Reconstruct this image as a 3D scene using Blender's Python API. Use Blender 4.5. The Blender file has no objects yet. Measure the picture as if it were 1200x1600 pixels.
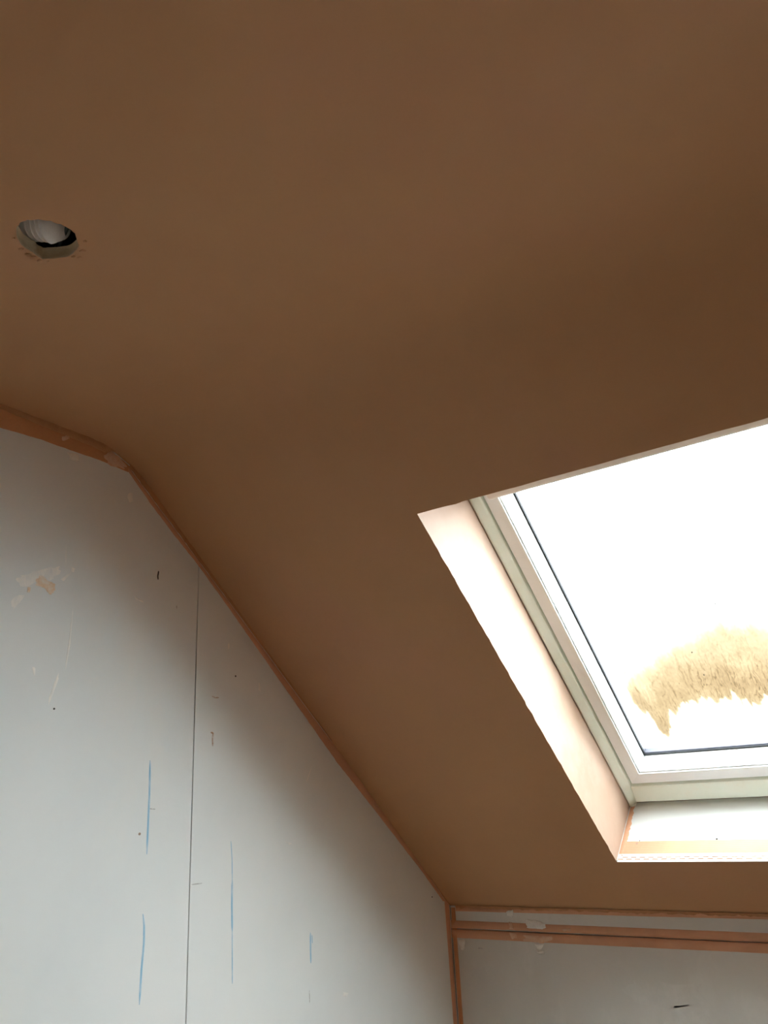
import bpy, bmesh, math, random
import numpy as np
from mathutils import Vector, Matrix, noise
from mathutils.geometry import delaunay_2d_cdt

scene = bpy.context.scene
C = scene.collection

# ------------------------------------------------------------------ camera
F_PX, YAW, PITCH, ROLL, SLOPE = 1270.87, -0.59389, 0.343277, -0.0520994, 0.697586
EYE = Vector((0, 0, 1.55))
cy, sy, cp, sp = math.cos(YAW), math.sin(YAW), math.cos(PITCH), math.sin(PITCH)
fwd = Vector((sy * cp, cy * cp, sp))
rgt0 = Vector((cy, -sy, 0))
up0 = rgt0.cross(fwd)
cr, sr = math.cos(ROLL), math.sin(ROLL)
rgt = rgt0 * cr + up0 * sr
upv = up0 * cr - rgt0 * sr
cam_data = bpy.data.cameras.new('camera')
cam = bpy.data.objects.new('camera', cam_data)
C.objects.link(cam)
m = Matrix((rgt, upv, -fwd)).transposed().to_4x4()
m.translation = EYE
cam.matrix_world = m
cam_data.sensor_fit = 'VERTICAL'
cam_data.sensor_height = 36.0
cam_data.sensor_width = 27.0
cam_data.lens = 36.0 * F_PX / 1600.0
cam_data.clip_start = 0.02
scene.camera = cam

# ------------------------------------------------------------------ overcast sky and exposure
SKY = 15.0
world = bpy.data.worlds.new('overcast_sky')
scene.world = world
world.use_nodes = True
wn, wl = world.node_tree.nodes, world.node_tree.links
wn.clear()
w_out = wn.new('ShaderNodeOutputWorld')
w_bg = wn.new('ShaderNodeBackground')
w_tc = wn.new('ShaderNodeTexCoord')
w_sep = wn.new('ShaderNodeSeparateXYZ')
w_map = wn.new('ShaderNodeMapRange')
w_map.inputs['From Min'].default_value = -0.12
w_map.inputs['From Max'].default_value = 0.02
w_ramp = wn.new('ShaderNodeValToRGB')
w_ramp.color_ramp.elements[0].color = (0.16, 0.15, 0.13, 1)     # ground far outside
w_ramp.color_ramp.elements[1].color = (0.875, 0.955, 1.0, 1)      # even cloud cover
wl.new(w_tc.outputs['Generated'], w_sep.inputs[0])
wl.new(w_sep.outputs['Z'], w_map.inputs['Value'])
wl.new(w_map.outputs[0], w_ramp.inputs[0])
wl.new(w_ramp.outputs[0], w_bg.inputs['Color'])
w_bg.inputs['Strength'].default_value = SKY
wl.new(w_bg.outputs[0], w_out.inputs['Surface'])

scene.view_settings.view_transform = 'Standard'
scene.view_settings.look = 'None'
scene.view_settings.gamma = 1.0
scene.view_settings.use_curve_mapping = False
scene.view_settings.exposure = 0.70
scene.cycles.max_bounces = 14
scene.cycles.diffuse_bounces = 10
scene.cycles.transparent_max_bounces = 16

# ------------------------------------------------------------------ the room's measures (metres)
XL, XR = -1.5, 2.6                       # gable wall with the boards, far gable
SD = Vector((0, math.cos(SLOPE), -math.sin(SLOPE)))    # down the slope
SN = Vector((0, math.sin(SLOPE), math.cos(SLOPE)))     # out through the roof
EX = Vector((1, 0, 0))
S_REF = Vector((XL, 1.78759, 0.26268)) + EYE
HC = 0.82188 + EYE.z                     # flat ceiling
YK = 2.48304                             # knee wall
HK = S_REF.z - math.tan(SLOPE) * (YK - S_REF.y)
Y_CR = S_REF.y - (HC - S_REF.z) / math.tan(SLOPE)
Y_CB = -0.80                             # where the opposite slope starts
YB = Y_CB - (YK - Y_CR)
O = Vector((-0.86455, 2.31495, -0.17933)) + EYE        # lower left corner of the window opening

# pixel of the photograph -> point on the wall it shows
def ray(u, v):
    return rgt * ((u - 600) / F_PX) - upv * ((v - 800) / F_PX) + fwd
def on_plane(u, v, n, p):
    w = ray(u, v)
    return EYE + w * ((p - EYE).dot(n) / w.dot(n))
def on_left(u, v): return on_plane(u, v, EX, Vector((XL, 0, 0)))
def on_knee(u, v): return on_plane(u, v, Vector((0, 1, 0)), Vector((0, YK, 0)))
def on_ceiling(u, v): return on_plane(u, v, Vector((0, 0, 1)), Vector((0, 0, HC)))
def on_slope(u, v): return on_plane(u, v, SN, S_REF)

# ------------------------------------------------------------------ materials
def srgb(r, g, b):
    f = lambda c: (c / 255 / 12.92) if c / 255 <= 0.04045 else ((c / 255 + 0.055) / 1.055) ** 2.4
    return (f(r), f(g), f(b), 1)

def new_mat(name):
    m = bpy.data.materials.new(name)
    m.use_nodes = True
    n = m.node_tree.nodes
    return m, n, m.node_tree.links, n['Principled BSDF']

def noise_node(n, l, vec, scale, detail=4, rough=0.55, stretch=None):
    t = n.new('ShaderNodeTexNoise')
    t.inputs['Scale'].default_value = scale
    t.inputs['Detail'].default_value = detail
    t.inputs['Roughness'].default_value = rough
    if stretch:
        mp = n.new('ShaderNodeMapping')
        mp.inputs['Scale'].default_value = stretch
        l.new(vec, mp.inputs['Vector'])
        vec = mp.outputs[0]
    l.new(vec, t.inputs['Vector'])
    return t

def ramp_node(n, l, fac, stops):
    r = n.new('ShaderNodeValToRGB')
    e = r.color_ramp.elements
    while len(e) < len(stops): e.new(0.5)
    for i, (p, c) in enumerate(stops):
        e[i].position = p
        e[i].color = c if len(c) == 4 else (*c, 1)
    l.new(fac, r.inputs[0])
    return r

def mottled(name, stops, scale=2.0, rough=0.75, fine=90.0, bump=0.15, dist=0.002, spec=0.25, stretch=None, second=None):
    m, n, l, b = new_mat(name)
    tc = n.new('ShaderNodeTexCoord')
    big = noise_node(n, l, tc.outputs['Object'], scale, 5, 0.6, stretch)
    r = ramp_node(n, l, big.outputs['Fac'], stops)
    col = r.outputs[0]
    if second:
        sc, amt, c2, stretch2 = second
        t2 = noise_node(n, l, tc.outputs['Object'], sc, 6, 0.65, stretch2)
        k = ramp_node(n, l, t2.outputs['Fac'], [(0.52, (0, 0, 0)), (0.72, (amt, amt, amt))])
        mx = n.new('ShaderNodeMixRGB')
        mx.inputs[2].default_value = c2
        l.new(k.outputs[0], mx.inputs[0])
        l.new(col, mx.inputs[1])
        col = mx.outputs[0]
    l.new(col, b.inputs['Base Color'])
    b.inputs['Roughness'].default_value = rough
    b.inputs['Specular IOR Level'].default_value = spec
    if bump:
        ft = noise_node(n, l, tc.outputs['Object'], fine, 4, 0.6)
        bp = n.new('ShaderNodeBump')
        bp.inputs['Strength'].default_value = bump
        bp.inputs['Distance'].default_value = dist
        l.new(ft.outputs['Fac'], bp.inputs['Height'])
        l.new(bp.outputs[0], b.inputs['Normal'])
    return m

M = {}
M['plaster'] = mottled('fresh_plaster', [(0.28, (0.49, 0.27, 0.138)), (0.5, (0.54, 0.307, 0.158)), (0.62, (0.53, 0.29, 0.16)), (0.76, (0.58, 0.336, 0.176))],
                       scale=1.1, rough=0.62, fine=14, bump=0.10, dist=0.004, second=(2.3, 0.35, (0.585, 0.31, 0.205, 1), None))
M['plaster_pale'] = mottled('drying_plaster', [(0.30, (0.44, 0.295, 0.215)), (0.5, (0.47, 0.325, 0.245)), (0.7, (0.50, 0.365, 0.285))],
                            scale=5.0, rough=0.6, fine=22, bump=0.2, dist=0.004, second=(9.0, 0.5, (0.53, 0.43, 0.355, 1), (1, 0.4, 0.4)))
M['plaster_wet'] = mottled('wet_plaster_edge', [(0.3, (0.44, 0.215, 0.10)), (0.6, (0.50, 0.255, 0.122)), (0.8, (0.56, 0.31, 0.16))], scale=22, rough=0.6, fine=120, bump=0.5)
M['board'] = mottled('plasterboard_paper', [(0.3, (0.715, 0.735, 0.735)), (0.5, (0.75, 0.77, 0.765)), (0.7, (0.78, 0.79, 0.78))],
                     scale=2.2, rough=0.7, fine=260, bump=0.08, dist=0.001, second=(5.0, 0.35, (0.79, 0.765, 0.71, 1), (1, 1, 0.35)))
M['board_knee'] = mottled('knee_plasterboard_paper', [(0.3, (0.62, 0.61, 0.58)), (0.5, (0.66, 0.65, 0.62)), (0.7, (0.69, 0.68, 0.65))],
                          scale=3.0, rough=0.72, fine=260, bump=0.08, dist=0.001, second=(6.0, 0.6, (0.78, 0.77, 0.74, 1), (1, 1, 0.6)))  # knee walls: same kind of board, in a slightly darker colour
M['gypsum'] = mottled('cut_gypsum', [(0.3, (0.52, 0.42, 0.28)), (0.7, (0.66, 0.57, 0.42))], scale=24, rough=0.85, fine=200, bump=0.5)
M['white_paint'] = mottled('white_painted_wood', [(0.3, (0.88, 0.91, 0.915)), (0.7, (0.90, 0.925, 0.93))], scale=5, rough=0.38, fine=120, bump=0.03, dist=0.0006, spec=0.4)
M['casing'] = mottled('casing_paint_with_plaster_dust', [(0.3, (0.76, 0.82, 0.70)), (0.5, (0.81, 0.86, 0.75)), (0.75, (0.86, 0.90, 0.82))], scale=9, rough=0.5, fine=60, bump=0.15,
                      second=(18, 0.5, (0.80, 0.77, 0.62, 1), None))
M['bar'] = mottled('grey_painted_metal', [(0.3, (0.80, 0.77, 0.72)), (0.7, (0.86, 0.83, 0.78))], scale=6, rough=0.45, fine=80, bump=0.05)
M['spacer'] = mottled('spacer_aluminium', [(0.3, (0.045, 0.043, 0.055)), (0.7, (0.055, 0.052, 0.066))], scale=20, rough=0.45, bump=0)
M['gasket'] = mottled('black_rubber', [(0.3, (0.010, 0.011, 0.012)), (0.7, (0.018, 0.019, 0.02))], scale=30, rough=0.5, bump=0)
M['chipboard'] = mottled('chipboard', [(0.25, (0.28, 0.20, 0.13)), (0.5, (0.35, 0.255, 0.17)), (0.75, (0.42, 0.31, 0.21))], scale=60, rough=0.8, fine=200, bump=0.3)
M['masonry'] = mottled('old_grey_render', [(0.3, (0.28, 0.24, 0.21)), (0.7, (0.38, 0.33, 0.29))], scale=9, rough=0.9, fine=60, bump=0.5)
M['roof'] = mottled('roof_felt', [(0.3, (0.022, 0.021, 0.020)), (0.7, (0.035, 0.033, 0.032))], scale=14, rough=0.95, fine=120, bump=0.3)
M['duct'] = mottled('white_ribbed_plastic', [(0.3, (0.80, 0.78, 0.80)), (0.7, (0.90, 0.885, 0.90))], scale=40, rough=0.45, fine=160, bump=0.2)
M['cable'] = mottled('grey_cable_sheath', [(0.3, (0.05, 0.06, 0.055)), (0.7, (0.08, 0.09, 0.085))], scale=40, rough=0.5, bump=0)
M['screw'] = mottled('dark_screw', [(0.3, (0.035, 0.03, 0.028)), (0.7, (0.06, 0.05, 0.045))], scale=300, rough=0.45, bump=0)
M['smear_hole'] = mottled('filled_screw_hole', [(0.3, (0.36, 0.26, 0.20)), (0.7, (0.42, 0.31, 0.25))], scale=300, rough=0.8, bump=0)
M['bead'] = mottled('galvanised_bead', [(0.3, (0.62, 0.625, 0.635)), (0.7, (0.70, 0.705, 0.71))], scale=60, rough=0.5, fine=150, bump=0.2,
                    second=(30, 0.7, (0.60, 0.40, 0.29, 1), None))

def scrim(name, thread, gap, pitch, amt):
    """self-adhesive mesh tape: a fine grid of threads, laid out along the tape in metres"""
    m, n, l, b = new_mat(name)
    uv = n.new('ShaderNodeUVMap')
    sep = n.new('ShaderNodeSeparateXYZ')
    l.new(uv.outputs[0], sep.inputs[0])
    outs = []
    for ax in ('X', 'Y'):
        mu = n.new('ShaderNodeMath'); mu.operation = 'MULTIPLY'; mu.inputs[1].default_value = 2 * math.pi / pitch
        l.new(sep.outputs[ax], mu.inputs[0])
        si = n.new('ShaderNodeMath'); si.operation = 'SINE'
        l.new(mu.outputs[0], si.inputs[0])
        outs.append(si)
    mx = n.new('ShaderNodeMath'); mx.operation = 'MAXIMUM'
    l.new(outs[0].outputs[0], mx.inputs[0]); l.new(outs[1].outputs[0], mx.inputs[1])
    tc = n.new('ShaderNodeTexCoord')
    big = noise_node(n, l, tc.outputs['Object'], 9, 4, 0.6)
    r1 = ramp_node(n, l, big.outputs['Fac'], [(0.3, tuple(c * 0.86 for c in thread)), (0.7, tuple(min(1, c * 1.12) for c in thread))])
    r2 = ramp_node(n, l, mx.outputs[0], [(0.15, (amt, amt, amt)), (0.85, (0, 0, 0))])
    mix = n.new('ShaderNodeMixRGB')
    mix.inputs[2].default_value = (*gap, 1)
    l.new(r2.outputs[0], mix.inputs[0]); l.new(r1.outputs[0], mix.inputs[1])
    l.new(mix.outputs[0], b.inputs['Base Color'])
    b.inputs['Roughness'].default_value = 0.7
    b.inputs['Specular IOR Level'].default_value = 0.2
    bp = n.new('ShaderNodeBump'); bp.inputs['Strength'].default_value = 0.3; bp.inputs['Distance'].default_value = 0.0008
    l.new(mx.outputs[0], bp.inputs['Height']); l.new(bp.outputs[0], b.inputs['Normal'])
    return m
M['tape'] = scrim('orange_mesh_tape', (0.66, 0.33, 0.185), (0.66, 0.45, 0.34), 0.0032, 0.55)
M['tape_wet'] = scrim('orange_mesh_tape_soaked', (0.62, 0.285, 0.13), (0.62, 0.36, 0.22), 0.0032, 0.45)

def patchy(name, col, under, lo, hi, scale, stretch=None, rough=0.7):
    """thin smear or chalk: the paper shows through where it did not catch"""
    m, n, l, b = new_mat(name)
    tc = n.new('ShaderNodeTexCoord')
    t = noise_node(n, l, tc.outputs['Object'], scale, 5, 0.7, stretch)
    r = ramp_node(n, l, t.outputs['Fac'], [(lo, under), (hi, col)])
    l.new(r.outputs[0], b.inputs['Base Color'])
    b.inputs['Roughness'].default_value = rough
    b.inputs['Specular IOR Level'].default_value = 0.25
    return m
PAPER, KNEE, TAPE = (0.75, 0.765, 0.76), (0.66, 0.65, 0.62), (0.66, 0.36, 0.21)
M['chalk'] = patchy('blue_chalk', (0.30, 0.52, 0.68), PAPER, 0.20, 0.52, 90, (1, 1, 0.25))
M['pencil'] = patchy('pencil', (0.30, 0.28, 0.26), PAPER, 0.30, 0.70, 160)
M['smear'] = patchy('pale_plaster_smear', (0.90, 0.87, 0.82), PAPER, 0.30, 0.58, 38, (1, 1, 0.5))
M['smear_pink'] = patchy('pink_plaster_smear', (0.80, 0.60, 0.42), (0.84, 0.80, 0.74), 0.36, 0.60, 50)
M['smear_knee'] = patchy('pale_plaster_smear_on_knee_wall', (0.80, 0.79, 0.76), KNEE, 0.25, 0.55, 40)
M['scuff_knee'] = patchy('scuffed_paper', (0.735, 0.725, 0.70), KNEE, 0.40, 0.75, 30)
M['smear_tape'] = patchy('plaster_smear_on_tape', (0.72, 0.50, 0.36), TAPE, 0.25, 0.55, 50)
M['rust'] = patchy('rust_mark', (0.46, 0.29, 0.18), PAPER, 0.30, 0.62, 120)

def glass_mat():
    m, n, l, b = new_mat('window_glass')
    n.remove(b)
    tr = n.new('ShaderNodeBsdfTransparent'); tr.inputs[0].default_value = (0.95, 0.965, 0.96, 1)
    gl = n.new('ShaderNodeBsdfGlossy'); gl.inputs['Roughness'].default_value = 0.01
    fr = n.new('ShaderNodeFresnel'); fr.inputs['IOR'].default_value = 1.45
    mx = n.new('ShaderNodeMixShader')
    l.new(fr.outputs[0], mx.inputs[0]); l.new(tr.outputs[0], mx.inputs[1]); l.new(gl.outputs[0], mx.inputs[2])
    l.new(mx.outputs[0], n['Material Output'].inputs['Surface'])
    return m
M['glass'] = glass_mat()

SEEN = 19.4       # how strongly the film filters at full thickness
def stain_mat():
    """film of dirty condensation on the pane: filters the light by its thickness, with runs down the glass"""
    m, n, l, b = new_mat('dirty_condensation')
    n.remove(b)
    at = n.new('ShaderNodeAttribute'); at.attribute_name = 'film'
    uv = n.new('ShaderNodeUVMap')
    sep = n.new('ShaderNodeSeparateColor')
    l.new(at.outputs['Color'], sep.inputs[0])
    def mth(op, a, bb, clamp=False):
        x = n.new('ShaderNodeMath'); x.operation = op; x.use_clamp = clamp
        for i, v in ((0, a), (1, bb)):
            if isinstance(v, (int, float)): x.inputs[i].default_value = v
            else: l.new(v, x.inputs[i])
        return x.outputs[0]
    warp = noise_node(n, l, uv.outputs[0], 30, 3, 0.6)
    add = n.new('ShaderNodeMixRGB'); add.blend_type = 'ADD'; add.inputs[0].default_value = 0.012
    l.new(uv.outputs[0], add.inputs[1]); l.new(warp.outputs['Color'], add.inputs[2])
    blot = noise_node(n, l, add.outputs[0], 14, 5, 0.65)
    drops = noise_node(n, l, add.outputs[0], 150, 2, 0.5, (1.0, 0.55, 1.0))
    runs = noise_node(n, l, add.outputs[0], 95, 2, 0.5, (1.0, 0.085, 1.0))
    ridge = mth('ABSOLUTE', mth('SUBTRACT', runs.outputs['Fac'], 0.5), 0)
    line = ramp_node(n, l, ridge, [(0.0, (1, 1, 1)), (0.020, (0, 0, 0))])
    d = mth('MULTIPLY', sep.outputs['Red'], mth('ADD', mth('MULTIPLY', blot.outputs['Fac'], 0.20), 0.90))
    dr = ramp_node(n, l, drops.outputs['Fac'], [(0.35, (0.975, 0.975, 0.975)), (0.7, (1.02, 1.02, 1.02))])
    d = mth('MULTIPLY', d, dr.outputs[0])
    d = mth('ADD', d, mth('MULTIPLY', mth('MULTIPLY', line.outputs[0], sep.outputs['Green']), 0.26))
    comb = n.new('ShaderNodeCombineColor')
    for ch, base in (('Red', 1.12 / SEEN), ('Green', 0.79 / SEEN), ('Blue', 0.46 / SEEN)):
        l.new(mth('POWER', base, d), comb.inputs[ch])
    tr = n.new('ShaderNodeBsdfTransparent')
    l.new(comb.outputs[0], tr.inputs[0])
    l.new(tr.outputs[0], n['Material Output'].inputs['Surface'])
    return m
M['stain'] = stain_mat()

# ------------------------------------------------------------------ mesh helpers
def mesh_obj(name, verts, faces, mat, parent=None, smooth=False, uvs=None):
    me = bpy.data.meshes.new(name)
    me.from_pydata([tuple(v) for v in verts], [], faces)
    if uvs is not None:
        ul = me.uv_layers.new(name='UVMap')
        for lp in me.loops:
            ul.data[lp.index].uv = uvs[lp.vertex_index]
    if smooth:
        me.shade_smooth()
    me.materials.append(M[mat])
    o = bpy.data.objects.new(name, me)
    C.objects.link(o)
    if parent: o.parent = parent
    return o

def fix_normals(o):
    bm = bmesh.new(); bm.from_mesh(o.data)
    bmesh.ops.recalc_face_normals(bm, faces=bm.faces)
    bm.to_mesh(o.data); bm.free()
    return o

def empty(name, loc=(0, 0, 0)):
    o = bpy.data.objects.new(name, None)
    o.location = loc
    o.empty_display_size = 0.05
    C.objects.link(o)
    return o

def structure(o, label):
    o['kind'] = 'structure'; o['label'] = label
    return o

def thing(o, label, cat, group=None):
    o['label'] = label; o['category'] = cat
    if group: o['group'] = group
    return o

def prism(name, poly, axis, a, b, mat, parent=None, bevel=0.0):
    """poly: list of 2D points; extruded along axis from a to b. axis 0: poly=(y,z); 1: poly=(x,z); 2: poly=(x,y)"""
    def P(p, t):
        return {0: (t, p[0], p[1]), 1: (p[0], t, p[1]), 2: (p[0], p[1], t)}[axis]
    n = len(poly)
    vs = [P(p, a) for p in poly] + [P(p, b) for p in poly]
    fs = [list(range(n))[::-1], list(range(n, 2 * n))] + [[i, (i + 1) % n, n + (i + 1) % n, n + i] for i in range(n)]
    o = fix_normals(mesh_obj(name, vs, fs, mat, parent))
    if bevel:
        bm = bmesh.new(); bm.from_mesh(o.data)
        bmesh.ops.bevel(bm, geom=bm.edges[:], offset=bevel, segments=2, affect='EDGES', clamp_overlap=True)
        bm.to_mesh(o.data); bm.free()
    return o

def resample(pts, n, key=None):
    pts = [Vector(p) for p in pts]
    d = [0.0]
    for a, b in zip(pts, pts[1:]): d.append(d[-1] + (b - a).length)
    out = []
    j = 0
    for i in range(n):
        t = d[-1] * i / (n - 1)
        while j < len(d) - 2 and t > d[j + 1]: j += 1
        k = 0 if d[j + 1] == d[j] else (t - d[j]) / (d[j + 1] - d[j])
        out.append(pts[j].lerp(pts[j + 1], k))
    return out

def strip(name, edge_a, edge_b, normal, proud, mat, parent, n=60, jitter_a=0.0, jitter_b=0.0, seed=0, rows=(0, 0.12, 0.5, 0.88, 1), heights=(0, 1, 1, 1, 0), sink=0.0006, smooth=True):
    """a thin strip lying on a surface between two edges, raised by proud"""
    A, B = resample(edge_a, n), resample(edge_b, n)
    V, U, Fc = [], [], []
    u = 0.0
    for i in range(n):
        if i: u += (A[i] - A[i - 1]).length
        ac = (B[i] - A[i]); w = ac.length; ac = ac / max(w, 1e-6)
        ja = noise.noise(Vector((u * 70, seed, 1.3))) * jitter_a + noise.noise(Vector((u * 190, seed, 7.3))) * jitter_a * 0.6
        jb = noise.noise(Vector((u * 70, seed + 5, 4.1))) * jitter_b + noise.noise(Vector((u * 190, seed + 9, 2.1))) * jitter_b * 0.6
        a, b = A[i] + ac * ja, B[i] + ac * jb
        for r, h in zip(rows, heights):
            lump = 1 + 0.5 * noise.noise(Vector((u * 45, r * 3, seed)))
            V.append(a.lerp(b, r) + normal * (proud * h * lump - sink * (1 if h == 0 else 0)))
            U.append((u, r * w))
    k = len(rows)
    for i in range(n - 1):
        for j in range(k - 1):
            Fc.append([i * k + j, i * k + j + 1, (i + 1) * k + j + 1, (i + 1) * k + j])
    o = mesh_obj(name, V, Fc, mat, parent, smooth, U)
    me = o.data
    if len(me.polygons) and sum((p.normal.dot(normal) for p in me.polygons)) < 0:
        me.flip_normals()
    return o

def blob(name, pts, normal, proud, mat, parent, rough=0.15, seed=0, sub=5):
    """thin flat smear with a ragged outline"""
    pts = [Vector(p) for p in pts]
    c = sum(pts, Vector()) / len(pts)
    ring = []
    for i, p in enumerate(pts):
        q = pts[(i + 1) % len(pts)]
        for k in range(sub):
            w = p.lerp(q, k / sub)
            f = 1 + rough * noise.noise(Vector((len(ring) * 0.7, seed * 3.1, 0.5)))
            ring.append(c + (w - c) * f)
    n = len(ring)
    V = [c + normal * proud] + [c + (w - c) * 0.8 + normal * proud for w in ring] + [w + normal * 0.0001 for w in ring]
    Fc = []
    for i in range(n):
        j = (i + 1) % n
        Fc.append([0, 1 + i, 1 + j]); Fc.append([1 + i, 1 + n + i, 1 + n + j, 1 + j])
    o = mesh_obj(name, V, Fc, mat, parent, True)
    if sum(p.normal.dot(normal) for p in o.data.polygons) < 0: o.data.flip_normals()
    return o

def line_mark(name, pts, width, normal, mat, parent, n=24, taper=True):
    P = resample(pts, n)
    V, Fc = [], []
    for i, p in enumerate(P):
        t = (P[min(i + 1, n - 1)] - P[max(i - 1, 0)]).normalized()
        s = normal.cross(t)
        w = width * 0.5 * (min(1, 0.35 + 6 * min(i, n - 1 - i) / n) if taper else 1)
        for k, h in ((-1, 0.0001), (0, 0.0005), (1, 0.0001)):
            V.append(p + s * w * k + normal * h)
    for i in range(n - 1):
        for k in range(2):
            Fc.append([i * 3 + k, i * 3 + k + 1, i * 3 + k + 4, i * 3 + k + 3])
    o = mesh_obj(name, V, Fc, mat, parent)
    if sum(p.normal.dot(normal) for p in o.data.polygons) < 0: o.data.flip_normals()
    return o

def screw(name, p, normal, r, mat, parent):
    t = normal.orthogonal().normalized(); b = normal.cross(t)
    V, Fc = [], []
    rings = ((1.0, -0.0004), (0.95, 0.0008), (0.6, 0.0012), (0.35, 0.0004))
    for rr, h in rings:
        for k in range(12):
            a = 2 * math.pi * k / 12
            V.append(p + (t * math.cos(a) + b * math.sin(a)) * r * rr + normal * h)
    for q in range(len(rings) - 1):
        for k in range(12):
            Fc.append([q * 12 + k, q * 12 + (k + 1) % 12, (q + 1) * 12 + (k + 1) % 12, (q + 1) * 12 + k])
    Fc.append([36 + k for k in range(12)])
    return fix_normals(mesh_obj(name, V, Fc, mat, parent))

# ------------------------------------------------------------------ section of the room (y, z)
def bend(y, z, d0, d1, r=0.10, n=8, ):
    a = (y - d0[0] * r, z - d0[1] * r); b = (y + d1[0] * r, z + d1[1] * r)
    out = []
    for i in range(n + 1):
        t = i / n
        out.append(((1 - t) ** 2 * a[0] + 2 * t * (1 - t) * y + t * t * b[0], (1 - t) ** 2 * a[1] + 2 * t * (1 - t) * z + t * t * b[1]))
    return out
cs, ss = math.cos(SLOPE), math.sin(SLOPE)
PROFILE = [(YK, HK)] + bend(Y_CR, HC, (-cs, ss), (-1, 0)) + bend(Y_CB, HC, (-1, 0), (-cs, -ss)) + [(YB, HK)]
def ceil_z(y):
    for (y0, z0), (y1, z1) in zip(PROFILE, PROFILE[1:]):
        if y1 <= y <= y0: return z0 + (z1 - z0) * (y - y0) / (y1 - y0)
    return HK

# ---- floor
floor = structure(empty('floor', (0, 0, 0)), 'bare chipboard floor of the loft room')
bw = 0.6
yy = YB
k = 0
while yy < YK - 0.01:
    y1 = min(yy + bw, YK)
    xs = [XL, XL + 1.2 * (k % 2) + 1.2, XR] if k % 2 == 0 else [XL, XL + 2.4, XR]
    for a, b in zip(xs, xs[1:]):
        prism('floor_board', [(a + 0.001, yy + 0.001), (b - 0.001, yy + 0.001), (b - 0.001, y1 - 0.001), (a + 0.001, y1 - 0.001)], 2, -0.022, 0.0, 'chipboard', floor, 0.001)
    yy = y1; k += 1

# ---- outer roof and gables (keep the daylight out, dark void above the ceiling)
RT = 0.335                                   # thickness of the roof build-up
FW_X0, FW_X1, FW_S0, FW_S1 = -0.004, 1.138, 0.040, -1.150     # casing of the roof window, in window coordinates
TILT = 0.018
def W(x, s, d):
    """window coordinates: x right from the reveal, s down the slope, d outward from the casing's inner face"""
    return O + EX * x + SD * s + SN * (0.231 - TILT * s + d)
def yz_on_roof(y, off):  # z of the front slope's plane moved outward by off
    return HK - math.tan(SLOPE) * (y - YK) + off / math.cos(SLOPE)
Y_RIDGE = (Y_CR + Y_CB) / 2
Z_RIDGE = yz_on_roof(Y_RIDGE, RT)

# the roof window in view (centre x, slope)
OP_W = 1.134                               # width of a window opening
XC_1 = O.x + OP_W / 2
WINDOWS = [(XC_1, 0)]
roof = structure(empty('roof', (0, 0, HC)), 'dark felted roof over the loft')
def yz_sym(y): return yz_on_roof(y if y >= Y_RIDGE else 2 * Y_RIDGE - y, RT)
def y_of_s(s): return (O + SD * s + SN * RT).y
ya, yb = y_of_s(FW_S1), y_of_s(FW_S0)
xs_r = sorted({XL - 0.3, XR + 0.3} | {c + q * (OP_W / 2 + 0.003) for c, k in WINDOWS for q in (-1, 1)})
ys_r = [YK + 0.5, yb, ya, Y_RIDGE, 2 * Y_RIDGE - ya, 2 * Y_RIDGE - yb, YB - 0.5]
V, Fc = [], []
for y in ys_r:
    for x in xs_r: V.append(Vector((x, y, yz_sym(y) - HC)))
nx_r = len(xs_r)
for j in range(len(ys_r) - 1):
    for i in range(nx_r - 1):
        xm = (xs_r[i] + xs_r[i + 1]) / 2
        if j in (1, 4) and any(abs(xm - c) < OP_W / 2 and k == (0 if j == 1 else 1) for c, k in WINDOWS): continue
        Fc.append([j * nx_r + i, j * nx_r + i + 1, (j + 1) * nx_r + i + 1, (j + 1) * nx_r + i])
mesh_obj('roof_felt', V, Fc, 'roof', roof)

# ---- gable walls and knee walls
def gable(name, x_in, x_out, label):
    poly = [(YB - 0.06, -0.03), (YK + 0.06, -0.03), (YK + 0.06, yz_on_roof(YK + 0.06, RT)), (Y_RIDGE, Z_RIDGE), (YB - 0.06, yz_on_roof(YK + 0.06, RT))]
    return structure(prism(name, poly, 0, x_in, x_out, 'masonry'), label)
BT = 0.0125
wall_left = gable('wall_left', XL - BT - 0.001, XL - 0.12, 'gable wall lined with grey plasterboard, seams taped in orange')
wall_right = gable('wall_right', XR + BT + 0.001, XR + 0.12, 'opposite gable wall lined with grey plasterboard')

def gable_board(parent, xi, xo, y0, y1, mat):
    pts = [(y0, 0.002), (y1, 0.002), (y1, ceil_z(y1) - 0.001)]
    pts += [(py, pz - 0.001) for py, pz in PROFILE if y0 < py < y1]
    pts += [(y0, ceil_z(y0) - 0.001)]
    return prism('plasterboard', pts, 0, xi, xo, mat, parent)
Y_J = on_left(311, 875).y
joint = 0.0034
edges = [YB + 0.001, Y_J - 2.4, Y_J - 1.2, Y_J, YK - 0.001]
left_boards = []
for a, b in zip(edges, edges[1:]):
    left_boards.append(gable_board(wall_left, XL, XL - BT, a + joint / 2, b - joint / 2, 'board'))
    gable_board(wall_right, XR, XR + BT, a + joint / 2, b - joint / 2, 'board')
board_l, board_r = left_boards[2], left_boards[3]

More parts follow.
